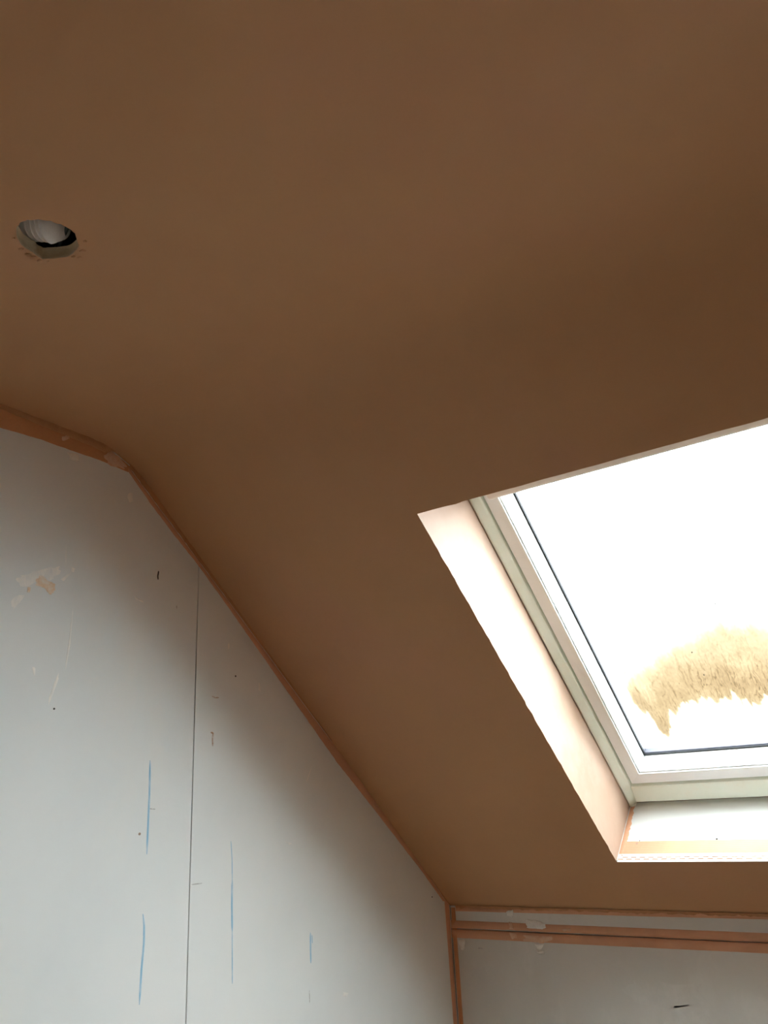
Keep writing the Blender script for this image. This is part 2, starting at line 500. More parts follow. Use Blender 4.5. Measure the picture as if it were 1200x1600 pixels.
wall_back = structure(prism('wall_back', [(XL - 0.1, -0.03), (XR + 0.1, -0.03), (XR + 0.1, yz_sym(YK) + 0.0), (XL - 0.1, yz_sym(YK) + 0.0)], 1, YK + BT + 0.001, YK + 0.1, 'masonry'), 'low grey plasterboard knee wall below the roof window')
wall_front = structure(prism('wall_front', [(XL - 0.1, -0.03), (XR + 0.1, -0.03), (XR + 0.1, yz_sym(YK) + 0.0), (XL - 0.1, yz_sym(YK) + 0.0)], 1, YB - BT - 0.001, YB - 0.1, 'masonry'), 'low plasterboard knee wall on the far side of the room')
z_crack = on_knee(950, 1463).z
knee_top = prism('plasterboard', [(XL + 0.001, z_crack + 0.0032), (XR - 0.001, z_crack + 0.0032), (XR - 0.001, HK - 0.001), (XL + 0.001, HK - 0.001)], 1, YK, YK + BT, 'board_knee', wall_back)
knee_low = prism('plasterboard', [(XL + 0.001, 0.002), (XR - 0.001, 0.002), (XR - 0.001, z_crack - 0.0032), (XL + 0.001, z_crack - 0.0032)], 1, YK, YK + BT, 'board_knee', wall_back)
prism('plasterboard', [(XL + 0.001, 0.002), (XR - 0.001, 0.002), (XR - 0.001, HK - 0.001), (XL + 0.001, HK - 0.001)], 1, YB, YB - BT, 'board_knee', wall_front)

# ---- ceiling: one plaster skin, flat part and both slopes, with the window opening and the lamp hole
arc = [0.0]
for (a0, b0), (a1, b1) in zip(PROFILE, PROFILE[1:]): arc.append(arc[-1] + math.hypot(a1 - a0, b1 - b0))
def prof_at(t):
    for i in range(len(arc) - 1):
        if t <= arc[i + 1] or i == len(arc) - 2:
            k = (t - arc[i]) / (arc[i + 1] - arc[i])
            (a0, b0), (a1, b1) = PROFILE[i], PROFILE[i + 1]
            y, z = a0 + (a1 - a0) * k, b0 + (b1 - b0) * k
            nl = math.hypot(a1 - a0, b1 - b0)
            return y, z, (b1 - b0) / nl, -(a1 - a0) / nl
def arc_of_y(y):
    for i in range(len(arc) - 1):
        y0, y1 = PROFILE[i][0], PROFILE[i + 1][0]
        if y1 <= y <= y0: return arc[i] + (arc[i + 1] - arc[i]) * (y - y0) / (y1 - y0)
T_BOT = arc_of_y(O.y)
T_TOP = arc_of_y((O + SD * -1.1843).y)
def ragged(a, b, n, amp, seed, fixed=True):
    out = []
    nx, ny = (b[1] - a[1]), -(b[0] - a[0])
    ln = math.hypot(nx, ny); nx /= ln; ny /= ln
    for i in range(n):
        t = i / n
        fade = min(1, 12 * min(t, 1 - t))
        g = noise.noise(Vector((i * 0.35, seed, 0))) * 0.6 + max(0, noise.noise(Vector((i * 0.9, seed + 3, 0))) - 0.25) * 1.6
        out.append((a[0] + (b[0] - a[0]) * t + nx * g * amp * fade, a[1] + (b[1] - a[1]) * t + ny * g * amp * fade))
    return out
ox = O.x
open_left = ragged((ox, T_BOT), (ox, T_TOP), 110, 0.0040, 1)
open_top = ragged((ox, T_TOP), (ox + OP_W, T_TOP), 60, 0.0022, 2)
open_right = ragged((ox + OP_W, T_TOP), (ox + OP_W, T_BOT), 90, 0.0022, 3)
open_bot = ragged((ox + OP_W, T_BOT), (ox, T_BOT), 60, 0.0006, 4)
opening = open_left + open_top + open_right + open_bot
# lamp hole from its outline in the photograph, on the flat ceiling
HOLE_PX = [(25.5, 357), (31, 348), (43, 344), (60, 343.5), (80, 346), (95, 351), (108, 358), (117, 364), (120, 374), (123.5, 384), (119, 391), (112, 398),
           (104, 402), (86, 403), (66, 404.5), (58, 400), (48, 392), (38, 386), (31, 380), (26, 370)]
hole3 = [on_ceiling(u, v) for u, v in HOLE_PX]
hole = []
for i, p in enumerate(hole3):
    q = hole3[(i + 1) % len(hole3)]
    for k in range(3):
        w = p.lerp(q, k / 3)
        g = 0.0022 * noise.noise(Vector((len(hole) * 0.8, 3.3, 0)))
        hole.append((w.x + g, arc_of_y(w.y) + g))
XC0, XC1 = XL - BT, XR + BT
outer = [(XC0, 0.0), (XC1, 0.0), (XC1, arc[-1]), (XC0, arc[-1])]
pts2, eds = [], []
def loop(ps):
    base = len(pts2)
    pts2.extend(Vector(p) for p in ps)
    eds.extend((base + i, base + (i + 1) % len(ps)) for i in range(len(ps)))
others = []
for c, k in WINDOWS[1:]:
    t0, t1 = (T_BOT, T_TOP) if k == 0 else (arc[-1] - T_BOT, arc[-1] - T_TOP)
    others.append([(c - OP_W / 2, t0), (c - OP_W / 2, t1), (c + OP_W / 2, t1), (c + OP_W / 2, t0)])
loop(outer); loop(opening); loop(hole)
for q in others: loop(q)
def inside(p, poly):
    c = False
    for i in range(len(poly)):
        (x0_, y0_), (x1_, y1_) = poly[i], poly[i - 1]
        if (y0_ > p[1]) != (y1_ > p[1]) and p[0] < (x1_ - x0_) * (p[1] - y0_) / (y1_ - y0_) + x0_: c = not c
    return c
def near_hole(p):
    return (ox - 0.02 < p[0] < ox + OP_W + 0.02 and T_BOT - 0.02 < p[1] < T_TOP + 0.02) or math.hypot(p[0] - hole[0][0] - .03, p[1] - hole[0][1]) < 0.10
ts = sorted(set([round(t, 5) for t in arc[1:-1]] + [arc[1] * i / 22 for i in range(1, 22)] + [arc[9] + (arc[10] - arc[9]) * i / 22 for i in range(1, 22)] + [arc[-2] + (arc[-1] - arc[-2]) * i / 12 for i in range(1, 12)]))
for t in ts:
    for i in range(1, 50):
        p = (XC0 + (XC1 - XC0) * i / 50, t)
        if not near_hole(p) and not any(inside(p, q) for q in others): pts2.append(Vector(p))
for t in ts:      # close the row ends on the walls
    pts2.append(Vector((XC0, t))); pts2.append(Vector((XC1, t)))
cv, ce, cf, *_ = delaunay_2d_cdt(pts2, eds, [], 0, 1e-6)
cf = [f for f in cf if (lambda c: not inside(c, opening) and not inside(c, hole) and not any(inside(c, q) for q in others))((sum(cv[i].x for i in f) / len(f), sum(cv[i].y for i in f) / len(f)))]
V = []
for p in cv:
    y, z, ny, nz = prof_at(min(max(p.y, 0), arc[-1]))
    V.append((p.x, y, z))
ceiling = mesh_obj('ceiling', V, cf, 'plaster', None, True)
fix_normals(ceiling)
if ceiling.data.polygons[0].normal.z > 0: ceiling.data.flip_normals()
structure(ceiling, 'brown freshly plastered ceiling, flat above and sloping down around the roof window')
# cut edge of the lamp hole: board thickness, a lip of broken plaster
HT = 0.021
V, Fc = [], []
nh = len(hole)
levels = ((0.0, 0.0), (0.0006, 0.004), (-0.0015, 0.006), (-0.001, 0.018), (0.0, HT))
hc = (sum(p[0] for p in hole) / nh, sum(p[1] for p in hole) / nh)
for gx, h in levels:
    for i, (px, pt) in enumerate(hole):
        y, z, *_ = prof_at(pt)
        d = Vector((px - hc[0], 0, 0)) + Vector((0, y - prof_at(hc[1])[0], 0)); d.normalize()
        j = 0.0008 * noise.noise(Vector((i * 0.5, h * 300, 0)))
        V.append(Vector((px, y, HC + h)) + d * (-gx + j * (0 if h == 0 else 1)))
for q in range(len(levels) - 1):
    for i in range(nh):
        Fc.append([q * nh + i, q * nh + (i + 1) % nh, (q + 1) * nh + (i + 1) % nh, (q + 1) * nh + i])
mesh_obj('hole_edge', V, Fc, 'gypsum', ceiling, True)
# upper face of the ceiling board around the hole, so the void stays dark
# plaster crumbs torn up around the hole
rnd = random.Random(4)
for (u, v, r) in [(33, 389, 4), (44, 397, 4), (52, 401, 5), (62, 407, 4), (128, 392, 4), (133, 377, 3), (125, 402, 4), (75, 408, 2), (115, 401, 3), (22, 372, 2.5)]:
    ring = [on_ceiling(u + r * 1.3 * math.cos(a) * rnd.uniform(.7, 1.2), v + r * 0.6 * math.sin(a) * rnd.uniform(.7, 1.2)) for a in [i * math.pi / 4 for i in range(8)]]
    blob('plaster_crumb', ring, Vector((0, 0, -1)), 0.0016, 'plaster', ceiling, 0.3, u, 2)

# ------------------------------------------------------------------ roof window
window = structure(empty('window_1', W(0.567, 0.035, 0)), 'white framed roof window with brown-stained wet glass in the sloping ceiling')
WM = Matrix.Translation(-window.location)
def wobj(name, verts, faces, mat, smooth=False, uvs=None, parent=None):
    o = mesh_obj(name, [Vector(v) - (window.location if parent is None else Vector()) for v in verts], faces, mat, window, smooth, uvs)
    return o

def rect_loft(name, rings, mat, smooth=False, closed=False):
    """rings: list of (x0, x1, s_bottom, s_top, d) nested rectangles joined by quads, mitred at the corners"""
    V, Fc = [], []
    for (xa, xb, sb, st, d) in rings:
        V += [W(xa, sb, d), W(xb, sb, d), W(xb, st, d), W(xa, st, d)]
    k = len(rings)
    for i in range(k - (0 if closed else 1)):
        j = (i + 1) % k
        for c in range(4):
            Fc.append([i * 4 + c, i * 4 + (c + 1) % 4, j * 4 + (c + 1) % 4, j * 4 + c])
    return fix_normals(wobj(name, V, Fc, mat, smooth))

# casing: four rails with softly rounded faces, the left one laid over the sill rail's end
def rail(name, sec, along, axis, mat):
    """sec: closed section [(across, d)]; axis 's': across is x, runs along s; axis 'x': across is s, runs along x"""
    n = len(sec); V = []; Fc = []
    for t in along:
        for (a, d) in sec:
            V.append(W(a, t, d) if axis == 's' else W(t, a, d))
    for i in range(len(along) - 1):
        for c in range(n):
            Fc.append([i * n + c, i * n + (c + 1) % n, (i + 1) * n + (c + 1) % n, (i + 1) * n + c])
    Fc.append(list(range(n))); Fc.append([(len(along) - 1) * n + c for c in range(n)])
    o = fix_normals(wobj(name, V, Fc, mat))
    return o
OUT_D = RT - 0.20 + 0.03
def left_sec(sgn, base):
    return [(base + sgn * a, d) for a, d in ((-0.004, OUT_D), (-0.004, -0.002), (0.0005, -0.0185), (0.0025, -0.0215), (0.0055, -0.0225), (0.010, -0.0205), (0.016, -0.0165), (0.0225, -0.0120), (0.0262, -0.0085), (0.0275, 0.000), (0.0285, 0.045), (0.027, OUT_D))]
ss_ = [0.034 - (0.034 - FW_S1) * i / 30 for i in range(31)]
rail('casing_rail', left_sec(1, 0.0), ss_, 's', 'casing')
rail('casing_rail', left_sec(-1, OP_W), ss_, 's', 'casing')
xs_ = [0.027 + (OP_W - 0.054) * i / 20 for i in range(21)]
rail('casing_rail', [(0.048, OUT_D), (0.048, 0.010), (0.036, 0.000), (0.028, -0.006), (0.0245, -0.0190), (0.0205, -0.0205), (-0.022, -0.0105), (-0.0275, -0.0085), (-0.0290, 0.002), (-0.0290, OUT_D)], xs_, 'x', 'casing')
rail('casing_rail', [(FW_S1, OUT_D), (FW_S1, 0.0), (FW_S1 + 0.045, -0.003), (FW_S1 + 0.05, 0.002), (FW_S1 + 0.05, OUT_D)], xs_, 'x', 'casing')
# end of the left rail: torn plaster film folding over the sill corner
V, Fc = [], []
for i in range(7):
    t = i / 6
    for j in range(7):
        a = -0.006 + 0.030 * (j / 6) * (1 - 0.45 * t)
        V.append(W(a + 0.002, 0.030 + 0.022 * t, -0.0165 - 0.006 * math.sin(math.pi * j / 6) * math.sqrt(max(0, 1 - t * t * 0.8))))
for i in range(6):
    for j in range(6): Fc.append([i * 7 + j, i * 7 + j + 1, (i + 1) * 7 + j + 1, (i + 1) * 7 + j])
fix_normals(wobj('casing_cap', V, Fc, 'casing', True))

# sash: flat face, thin raised lip, deep rebate down to the glass
sx, sxr = 0.0315, OP_W - 0.0315
def ring(i_x, i_sb, d, i_st=None):
    return (i_x, OP_W - i_x, i_sb, FW_S1 - i_sb + 0.012 if i_st is None else i_st, d)
rect_loft('sash', [ring(0.0325, -0.0350, 0.100), ring(0.0325, -0.0350, -0.0030), ring(0.0335, -0.0360, -0.0050), ring(0.0620, -0.0665, 0.0),
                   ring(0.0628, -0.0675, -0.0025), ring(0.0655, -0.0705, -0.0028), ring(0.0660, -0.0710, 0.0060), ring(0.0685, -0.0735, 0.0060), ring(0.0692, -0.0742, 0.0020),
                   ring(0.0705, -0.0758, 0.0060), ring(0.0820, -0.0875, 0.0480), ring(0.0820, -0.0875, 0.100)], 'white_paint', closed=True)
rect_loft('gasket', [ring(0.0815, -0.0870, 0.0475), ring(0.0862, -0.0915, 0.0475), ring(0.0867, -0.0920, 0.0500), ring(0.0815, -0.0870, 0.0500)], 'gasket', closed=True)
GL_D = 0.0505
def pane(name, d, ins):
    r = ring(ins, -ins - 0.0055, d)
    V = []
    for dd in (0, 0.004):
        V += [W(r[0], r[2], d + dd), W(r[1], r[2], d + dd), W(r[1], r[3], d + dd), W(r[0], r[3], d + dd)]
    return V
for d in (GL_D, GL_D + 0.022):
    V = pane('glass', d, 0.0822)
    wobj('glass_pane', V[:4], [[0, 1, 2, 3]], 'glass')
rect_loft('spacer_bar', [ring(0.0822, -0.0877, GL_D + 0.001), ring(0.0865, -0.0935, GL_D + 0.003), ring(0.0865, -0.0935, GL_D + 0.019), ring(0.0822, -0.0877, GL_D + 0.021)], 'spacer', closed=True)
# control bar along the head of the sash, a rounded hand rail on the room side
sec = []
for k in range(16):
    a = 2 * math.pi * k / 16
    ca, sa = math.cos(a), math.sin(a)
    sec.append((-1.0745 + 0.020 * math.copysign(abs(ca) ** 0.55, ca), -0.024 + 0.013 * math.copysign(abs(sa) ** 0.55, sa)))
n = len(sec); V = []; Fc = []
bx = [0.055, 0.056, 0.059, 0.064] + [0.064 + (OP_W - 0.128) * i / 12 for i in range(1, 12)] + [OP_W - 0.064, OP_W - 0.059, OP_W - 0.056, OP_W - 0.055]
bs = [0.55, 0.8, 0.94, 1.0] + [1.0] * 11 + [1.0, 0.94, 0.8, 0.55]
for x, sc in zip(bx, bs):
    for (a, d) in sec:
        V.append(W(x, -1.0745 + (a + 1.0745) * sc, -0.024 + (d + 0.024) * sc))
for i in range(len(bx) - 1):
    for c in range(n): Fc.append([i * n + c, i * n + (c + 1) % n, (i + 1) * n + (c + 1) % n, (i + 1) * n + c])
Fc.append(list(range(n))); Fc.append([(len(bx) - 1) * n + c for c in range(n)])
bar = fix_normals(wobj('control_bar', V, Fc, 'bar', True))
bar['label'] = 'grey control bar along the head of the sash'
for bxx in (0.12, OP_W - 0.12):
    V = []
    for (dx, s_, d) in [(a, b, c) for c in (-0.014, 0.002) for a, b in ((-0.015, -1.082), (0.015, -1.082), (0.015, -1.066), (-0.015, -1.066))]:
        V.append(W(bxx + dx, s_, d))
    fix_normals(wobj('bar_bracket', V, [[0, 1, 2, 3], [4, 5, 6, 7]] + [[i, (i + 1) % 4, 4 + (i + 1) % 4, 4 + i] for i in range(4)], 'bar'))

# film of dirty condensation on the inner pane
top_c = [(0.118, -0.425), (0.128, -0.437), (0.173, -0.497), (0.221, -0.515), (0.266, -0.548), (0.321, -0.570), (0.385, -0.598), (0.421, -0.612), (0.481, -0.59), (0.544, -0.557), (0.62, -0.49), (0.74, -0.40), (0.86, -0.36), (1.05, -0.33)]
bot_c = [(0.118, -0.262), (0.126, -0.250), (0.150, -0.226), (0.158, -0.150), (0.168, -0.128), (0.184, -0.140), (0.196, -0.205), (0.215, -0.225), (0.256, -0.246), (0.30, -0.252), (0.382, -0.256), (0.421, -0.228), (0.456, -0.238), (0.56, -0.25), (0.74, -0.26), (1.05, -0.28)]
def interp(c, x):
    for (a, b), (a1, b1) in zip(c, c[1:]):
        if a <= x <= a1: return b + (b1 - b) * (x - a) / (a1 - a)
    return c[0][1] if x < c[0][0] else c[-1][1]
def smooth01(t): t = min(1, max(0, t)); return t * t * (3 - 2 * t)
NX, NS = 220, 110
V, U, Fc, colr = [], [], [], []
for i in range(NX + 1):
    x = 0.088 + (OP_W - 0.176) * i / NX
    for j in range(NS + 1):
        s = -0.66 + (0.66 - 0.104) * j / NS
        jit = 0.02 * noise.noise(Vector((x * 40, s * 12, 0))) + 0.006 * noise.noise(Vector((x * 160, s * 30, 3)))
        t_, b_ = interp(top_c, x), interp(bot_c, x)
        side = min(smooth01((x - 0.108 + jit * 0.3) / 0.022), smooth01((0.84 - x) / 0.10))
        up_in = smooth01((s - t_ + jit) / 0.14)
        drip = 0.030 * noise.noise(Vector((x * 95, 4.4, 0))) + 0.018 * noise.noise(Vector((x * 210, 8.4, 0)))
        lo_in = smooth01((b_ + drip - s + jit * 0.8) / 0.024)
        depth = smooth01((s - t_) / 0.30)
        band = math.exp(-((s - (b_ - 0.075)) / 0.075) ** 2)
        arch = 0.55 + 0.45 * up_in
        thick = side * lo_in * up_in ** 0.5 * (0.90 + 0.02 * up_in + 0.125 * band + 0.03 * depth)
        V.append(W(x, s, GL_D - 0.0012)); U.append((x, s))
        colr.append((thick, side * lo_in * up_in * (0.25 + 0.75 * band), 0, 1))
for i in range(NX):
    for j in range(NS):
        a = i * (NS + 1) + j
        q = [a, a + NS + 1, a + NS + 2, a + 1]
        if max(colr[k][0] for k in q) > 0.004: Fc.append(q)
cond = wobj('condensation', V, Fc, 'stain', False, U)
at = cond.data.color_attributes.new('film', 'FLOAT_COLOR', 'POINT')
for i, c in enumerate(colr): at.data[i].color = c
cond['label'] = 'orange-brown stained condensation with runs'
cond['kind'] = 'stuff'
# specks on the glass
for (x, s) in [(0.105, -0.93), (0.18, -0.72), (0.30, -0.66), (0.335, -0.36), (0.43, -0.58), (0.25, -0.15), (0.36, -0.14), (0.33, -0.44), (0.14, -0.40)]:
    ringp = [W(x + 0.0018 * math.cos(a), s + 0.0024 * math.sin(a), GL_D - 0.0016) - window.location for a in [i * math.pi / 3 for i in range(6)]]
    blob('glass_speck', ringp, -SN, 0.0006, 'screw', window, 0.2, x * 9, 2)

# ---- reveals: three plastered, the lower one bare plasterboard
BD = (SD * 0.045 + SN * 0.22).normalized()          # run of the sill board outward
def reveal(name, base_fn, inner_fn, n, m_, mat, label, seed):
    V, Fc = [], []
    for i in range(n + 1):
        t = i / n
        a, b = base_fn(t), inner_fn(t)
        for j in range(m_ + 1):
            k = j / m_
            V.append(a.lerp(b, k))
    for i in range(n):
        for j in range(m_):
            Fc.append([i * (m_ + 1) + j, i * (m_ + 1) + j + 1, (i + 1) * (m_ + 1) + j + 1, (i + 1) * (m_ + 1) + j])
    o = wobj(name, V, Fc, mat, True)
    o['label'] = label
    return o
def p_ceil(p2):
    y, z, *_ = prof_at(p2[1]); return Vector((p2[0], y, z))
def on_loop(lst, end, t):
    l2 = lst + [end]; f = t * (len(l2) - 1); i = min(int(f), len(l2) - 2)
    return p_ceil((l2[i][0] + (l2[i + 1][0] - l2[i][0]) * (f - i), l2[i][1] + (l2[i + 1][1] - l2[i][1]) * (f - i)))
def wav(t, sd_): return 0.0032 * noise.noise(Vector((t * 14, sd_, 0))) + 0.0016 * noise.noise(Vector((t * 45, sd_, 2)))
S_B, S_T = 0.046, FW_S1 + 0.004
reveal('plaster_reveal', lambda t: on_loop(open_left, open_top[0], t), lambda t: W(0.0005 * math.sin(9 * t), S_B + (S_T - S_B) * t, -0.0135 + wav(t, 1)), 120, 10, 'plaster_pale', 'pale pink drying plaster reveal', 1)
reveal('plaster_reveal', lambda t: on_loop(open_right, open_bot[0], 1 - t), lambda t: W(OP_W, S_B + (S_T - S_B) * t, -0.0135 + wav(t, 2)), 120, 10, 'plaster_pale', 'pale pink drying plaster reveal', 2)
reveal('plaster_reveal', lambda t: on_loop(open_top, open_right[0], t), lambda t: W(OP_W * t, S_T, -0.004 + wav(t, 3)), 80, 10, 'plaster_pale', 'pale pink drying plaster reveal', 3)
# backing behind the plaster gap so no daylight leaks round the casing
def slab(name, q, mat):
    fix_normals(wobj(name, q, [[0, 1, 2, 3]], mat))
for xx in (-0.0045, OP_W + 0.0045):
    slab('lining', [W(xx, 0.06, -0.03), W(xx, 0.06, OUT_D), W(xx, FW_S1 - 0.02, OUT_D), W(xx, FW_S1 - 0.02, -0.03)], 'plaster_wet')
sill_w = lambda x, k: O + EX * x + BD * k
SILL_L = 0.240
V = []
for k, off in ((0.0045, 0.0), (SILL_L, 0.0), (SILL_L, 0.0125), (0.0045, 0.0125)):
    for x in (-0.004, OP_W + 0.004):
        V.append(sill_w(x, k) + BD.cross(EX) * (-off if BD.cross(EX).dot(SD) < 0 else off))
sill = fix_normals(wobj('sill_board', V, [[0, 1, 3, 2], [2, 3, 5, 4], [4, 5, 7, 6], [6, 7, 1, 0]], 'board'))
sill['label'] = 'bare pale grey plasterboard sill of the window opening'
UPN = BD.cross(EX)
if UPN.dot(SD) > 0: UPN = -UPN                        # normal of the sill, up into the opening
def sp_(x, k): return sill_w(x, k) - window.location
tp = strip('mesh_tape', [sp_(0.002 + (OP_W - 0.004) * i / 40, 0.020) for i in range(41)], [sp_(0.002 + (OP_W - 0.004) * i / 40, 0.078) for i in range(41)], UPN, 0.0006, 'tape', window, 160, 0, 0.0002, 3)
tp['label'] = 'orange mesh tape along the sill edge'
tp2 = strip('mesh_tape', [sp_(0.0015, k * SILL_L * 0.93) for k in (0.03, 0.3, 0.6, 1.0)], [sp_(x, k * SILL_L * 0.93) for x, k in ((0.013, 0.03), (0.018, 0.35), (0.017, 0.7), (0.013, 1.0))], UPN, 0.0012, 'tape', window, 90, 0.0, 0.0034, 8)
tp2['label'] = 'orange mesh tape down the corner of the reveal'
screw('screw_head', sp_(0.257, 0.0775), UPN, 0.0032, 'screw', window)
screw('screw_head', sp_(0.046, 0.066), UPN, 0.0038, 'smear_hole', window)
screw('screw_head', sp_(0.052, 0.076), UPN, 0.0014, 'screw', window)

# angle bead: solid nose on the arris, perforated wing with two staggered rows of slots and a row of nail holes
pitch, slot = 0.0236, 0.0150
kk = [0.0, 0.0048, 0.0085, 0.0118, 0.0150, 0.0190, 0.0225, 0.0260]       # stations across the wing
V, Fc = [], []
nslots = int((OP_W - 0.01) / pitch)
xb = set()
for i in range(nslots + 2):
    for o_, w_ in ((0.0, slot), (pitch / 2, slot), (pitch * 0.30, 0.0055)):
        xb.add(round(0.003 + i * pitch + o_, 5)); xb.add(round(0.003 + i * pitch + o_ + w_, 5))
xb = sorted(x for x in xb if 0.001 < x < OP_W - 0.001)
def hole_at(x, row):
    f = ((x - 0.003) % pitch)
    if row == 1: return f < slot
    if row == 3: return (f - pitch / 2) % pitch < slot
    if row == 5: return (f - pitch * 0.30) % pitch < 0.0055
    return False
for x in xb:
    for k_ in kk: V.append(sp_(x, k_) + UPN * (0.0014 if k_ < 0.003 else 0.0012))
    V.append(sp_(x, -0.0034) + UPN * 0.0010)              # nose rolls over the arris
    V.append(sp_(x, -0.0022) - UPN * 0.0030)
nk = len(kk) + 2
for i in range(len(xb) - 1):
    xm = (xb[i] + xb[i + 1]) / 2
    for r in range(len(kk) - 1):
        if not hole_at(xm, r): Fc.append([i * nk + r, i * nk + r + 1, (i + 1) * nk + r + 1, (i + 1) * nk + r])
    Fc.append([i * nk + nk - 2, i * nk, (i + 1) * nk, (i + 1) * nk + nk - 2])
bead = mesh_obj('corner_bead', V, Fc, 'bead', window)
bead['label'] = 'perforated white metal corner bead along the lower edge of the opening'
# plaster bed seen through the slots
strip('bead_bed', [sp_(0.003 + (OP_W - 0.006) * i / 10, 0.0035) for i in range(11)], [sp_(0.003 + (OP_W - 0.006) * i / 10, 0.0215) for i in range(11)], UPN, 0.0003, 'plaster', window, 40, 0, 0, 2)

# ------------------------------------------------------------------ tapes, seams, smears on the gable wall
NXP = EX
def L(*pp): return [on_left(u, v) for u, v in pp]
def K(*pp): return [on_knee(u, v) for u, v in pp]
back_tape = on_left(0, 640)
def ext(lst, y):  # carry an edge on behind the camera's view along the wall
    p, q = lst[0], lst[1]
    k = (y - p.y) / (q.y - p.y)
    return [Vector((p.x, y, p.z))] + lst
t_lo = ext(L((0, 670), (60, 687), (110, 705), (160, 722), (200, 738)), -0.7)
t_up = [Vector((XL, -0.7 + (on_left(206, 733).y + 0.7) * i / 60, ceil_z(-0.7 + (on_left(206, 733).y + 0.7) * i / 60) - 0.002)) for i in range(61)]
o = strip('mesh_tape', t_lo, t_up, NXP, 0.0008, 'tape_wet', wall_left, 140, 0.0006, 0.0, 1)
o['label'] = 'orange mesh tape along the top of the gable wall'
# plaster squeezed over the tape under the flat ceiling
lip_lo = ext(L((0, 640), (55, 662), (75, 671), (108, 684), (125, 692), (140, 697), (165, 709), (176, 703), (190, 716), (207, 731)), -0.7)
def along(y0, y1, n=40, dz=0.0):
    return [Vector((XL, y0 + (y1 - y0) * i / n, ceil_z(y0 + (y1 - y0) * i / n) + dz)) for i in range(n + 1)]
lip_up = along(-0.7, on_left(209, 732).y, 60)
o = strip('plaster_lip', lip_lo, lip_up, NXP, 0.0045, 'plaster_wet', wall_left, 160, 0.0022, 0.0, 4, rows=(0, 0.3, 0.7, 1), heights=(0, 0.8, 1, 1.2))
# lighter lumps caught on the tape
for i, q in enumerate([[(95, 682), (108, 679), (110, 686), (97, 690)], [(160, 714), (175, 704), (200, 728), (196, 735), (168, 726)], [(34, 648), (50, 652), (54, 657), (42, 655)], [(104, 706), (122, 709), (124, 720), (110, 717)]]):
    blob('plaster_lump', L(*q), NXP, 0.0016, 'smear_tape' if i < 3 else 'smear', wall_left, 0.3, i)
# tape down the slope
s_out = L((201, 729), (240, 782), (285, 842), (313, 880), (360, 943), (420, 1025), (480, 1107), (540, 1187), (600, 1268), (640, 1322), (668, 1366), (690, 1398), (697, 1409))
s_in = L((199, 735), (232, 783), (278, 844), (307, 880), (352, 943), (409, 1024), (467, 1107), (525, 1190), (588, 1270), (632, 1327), (660, 1363), (681, 1393), (692, 1408))
o = strip('mesh_tape', s_in, s_out, NXP, 0.0010, 'tape', wall_left, 200, 0.0012, 0.0, 6)
o['label'] = 'orange mesh tape down the slope of the gable wall'
s_edge = along(s_out[0].y + 0.004, YK - 0.002, 60)
strip('plaster_lip', s_out, s_edge, NXP, 0.0030, 'plaster_wet', wall_left, 200, 0.0016, 0.0, 12, rows=(0, 0.3, 0.7, 1), heights=(0, 0.8, 1, 1.2))
# vertical corner tapes
c_in = L((694, 1407), (701, 1500), (708, 1597), (714, 1680)); c_out = L((701.5, 1411), (708.5, 1503), (715, 1597), (721, 1680))
def drop(lst): 
    e = lst[-1].copy(); e.z = 0.02; return lst + [e]
o = strip('mesh_tape', drop(c_in), drop([Vector((XL, YK - 0.004, p.z)) for p in c_out]), NXP, 0.0008, 'tape', wall_left, 60, 0.0006, 0, 2)
NYK = Vector((0, -1, 0))
kc_r = K((711, 1418), (717, 1500), (724, 1597), (730, 1680)); kc_l = [Vector((XL + 0.003, YK, p.z)) for p in kc_r]
o = strip('mesh_tape', drop(kc_l), drop(kc_r), NYK, 0.0014, 'tape_wet', wall_back, 60, 0, 0.0006, 2)
o['label'] = 'orange mesh tape down the corner'

# ---- chalk lines, pencil ticks, smears on the gable boards
chalks = [[(234.4, 1188), (233.8, 1231), (232.4, 1265), (229.3, 1335)], [(223.3, 1428), (225.3, 1446), (224.8, 1474), (221, 1514), (217.7, 1570)]]
for c in chalks: line_mark('chalk_line', L(*c), 0.0052, NXP, 'chalk', board_l)
for c, w in (([(360.8, 1314), (362.5, 1344), (362.8, 1378)], 0.0026), ([(362.8, 1374), (362.2, 1415), (362.8, 1457)], 0.0056), ([(362.8, 1452), (362.8, 1500), (363, 1537)], 0.0034), ([(484.9, 1457), (485.2, 1483), (485.7, 1505)], 0.0056), ([(487.4, 1461), (488, 1474)], 0.0026)):
    line_mark('chalk_line', L(*c), w, NXP, 'chalk', board_r)
line_mark('pencil_mark', L((483.2, 1547), (483.8, 1567)), 0.0026, NXP, 'pencil', board_r, 8)
line_mark('pencil_mark', L((299, 1382), (308, 1381), (315.5, 1380)), 0.0024, NXP, 'pencil', board_r, 8)
line_mark('pencil_mark', L((234, 1263.5), (242.5, 1264.2)), 0.0026, NXP, 'pencil', board_l, 8)
line_mark('pencil_mark', L((248, 892), (246.5, 900), (247, 906)), 0.0042, NXP, 'screw', board_l, 8)
line_mark('pencil_mark', L((276, 946), (276, 951)), 0.003, NXP, 'pencil', board_l, 6)
line_mark('rust_mark', L((329, 1144), (333, 1146), (332, 1155), (332.5, 1166)), 0.0052, NXP, 'rust', board_r, 14)
line_mark('rust_mark', L((331, 1088), (336, 1090), (342, 1090)), 0.0035, NXP, 'rust', board_r, 10)
screw('screw_head', on_left(368, 1056.5), NXP, 0.0024, 'screw', board_r)
screw('screw_head', on_left(84.5, 1107.5), NXP, 0.0022, 'screw', board_l)
screw('screw_head', on_left(675, 1401.5), NXP, 0.0024, 'screw', board_r)
screw('screw_head', on_left(218, 1303), NXP, 0.0030, 'smear_hole', board_l)
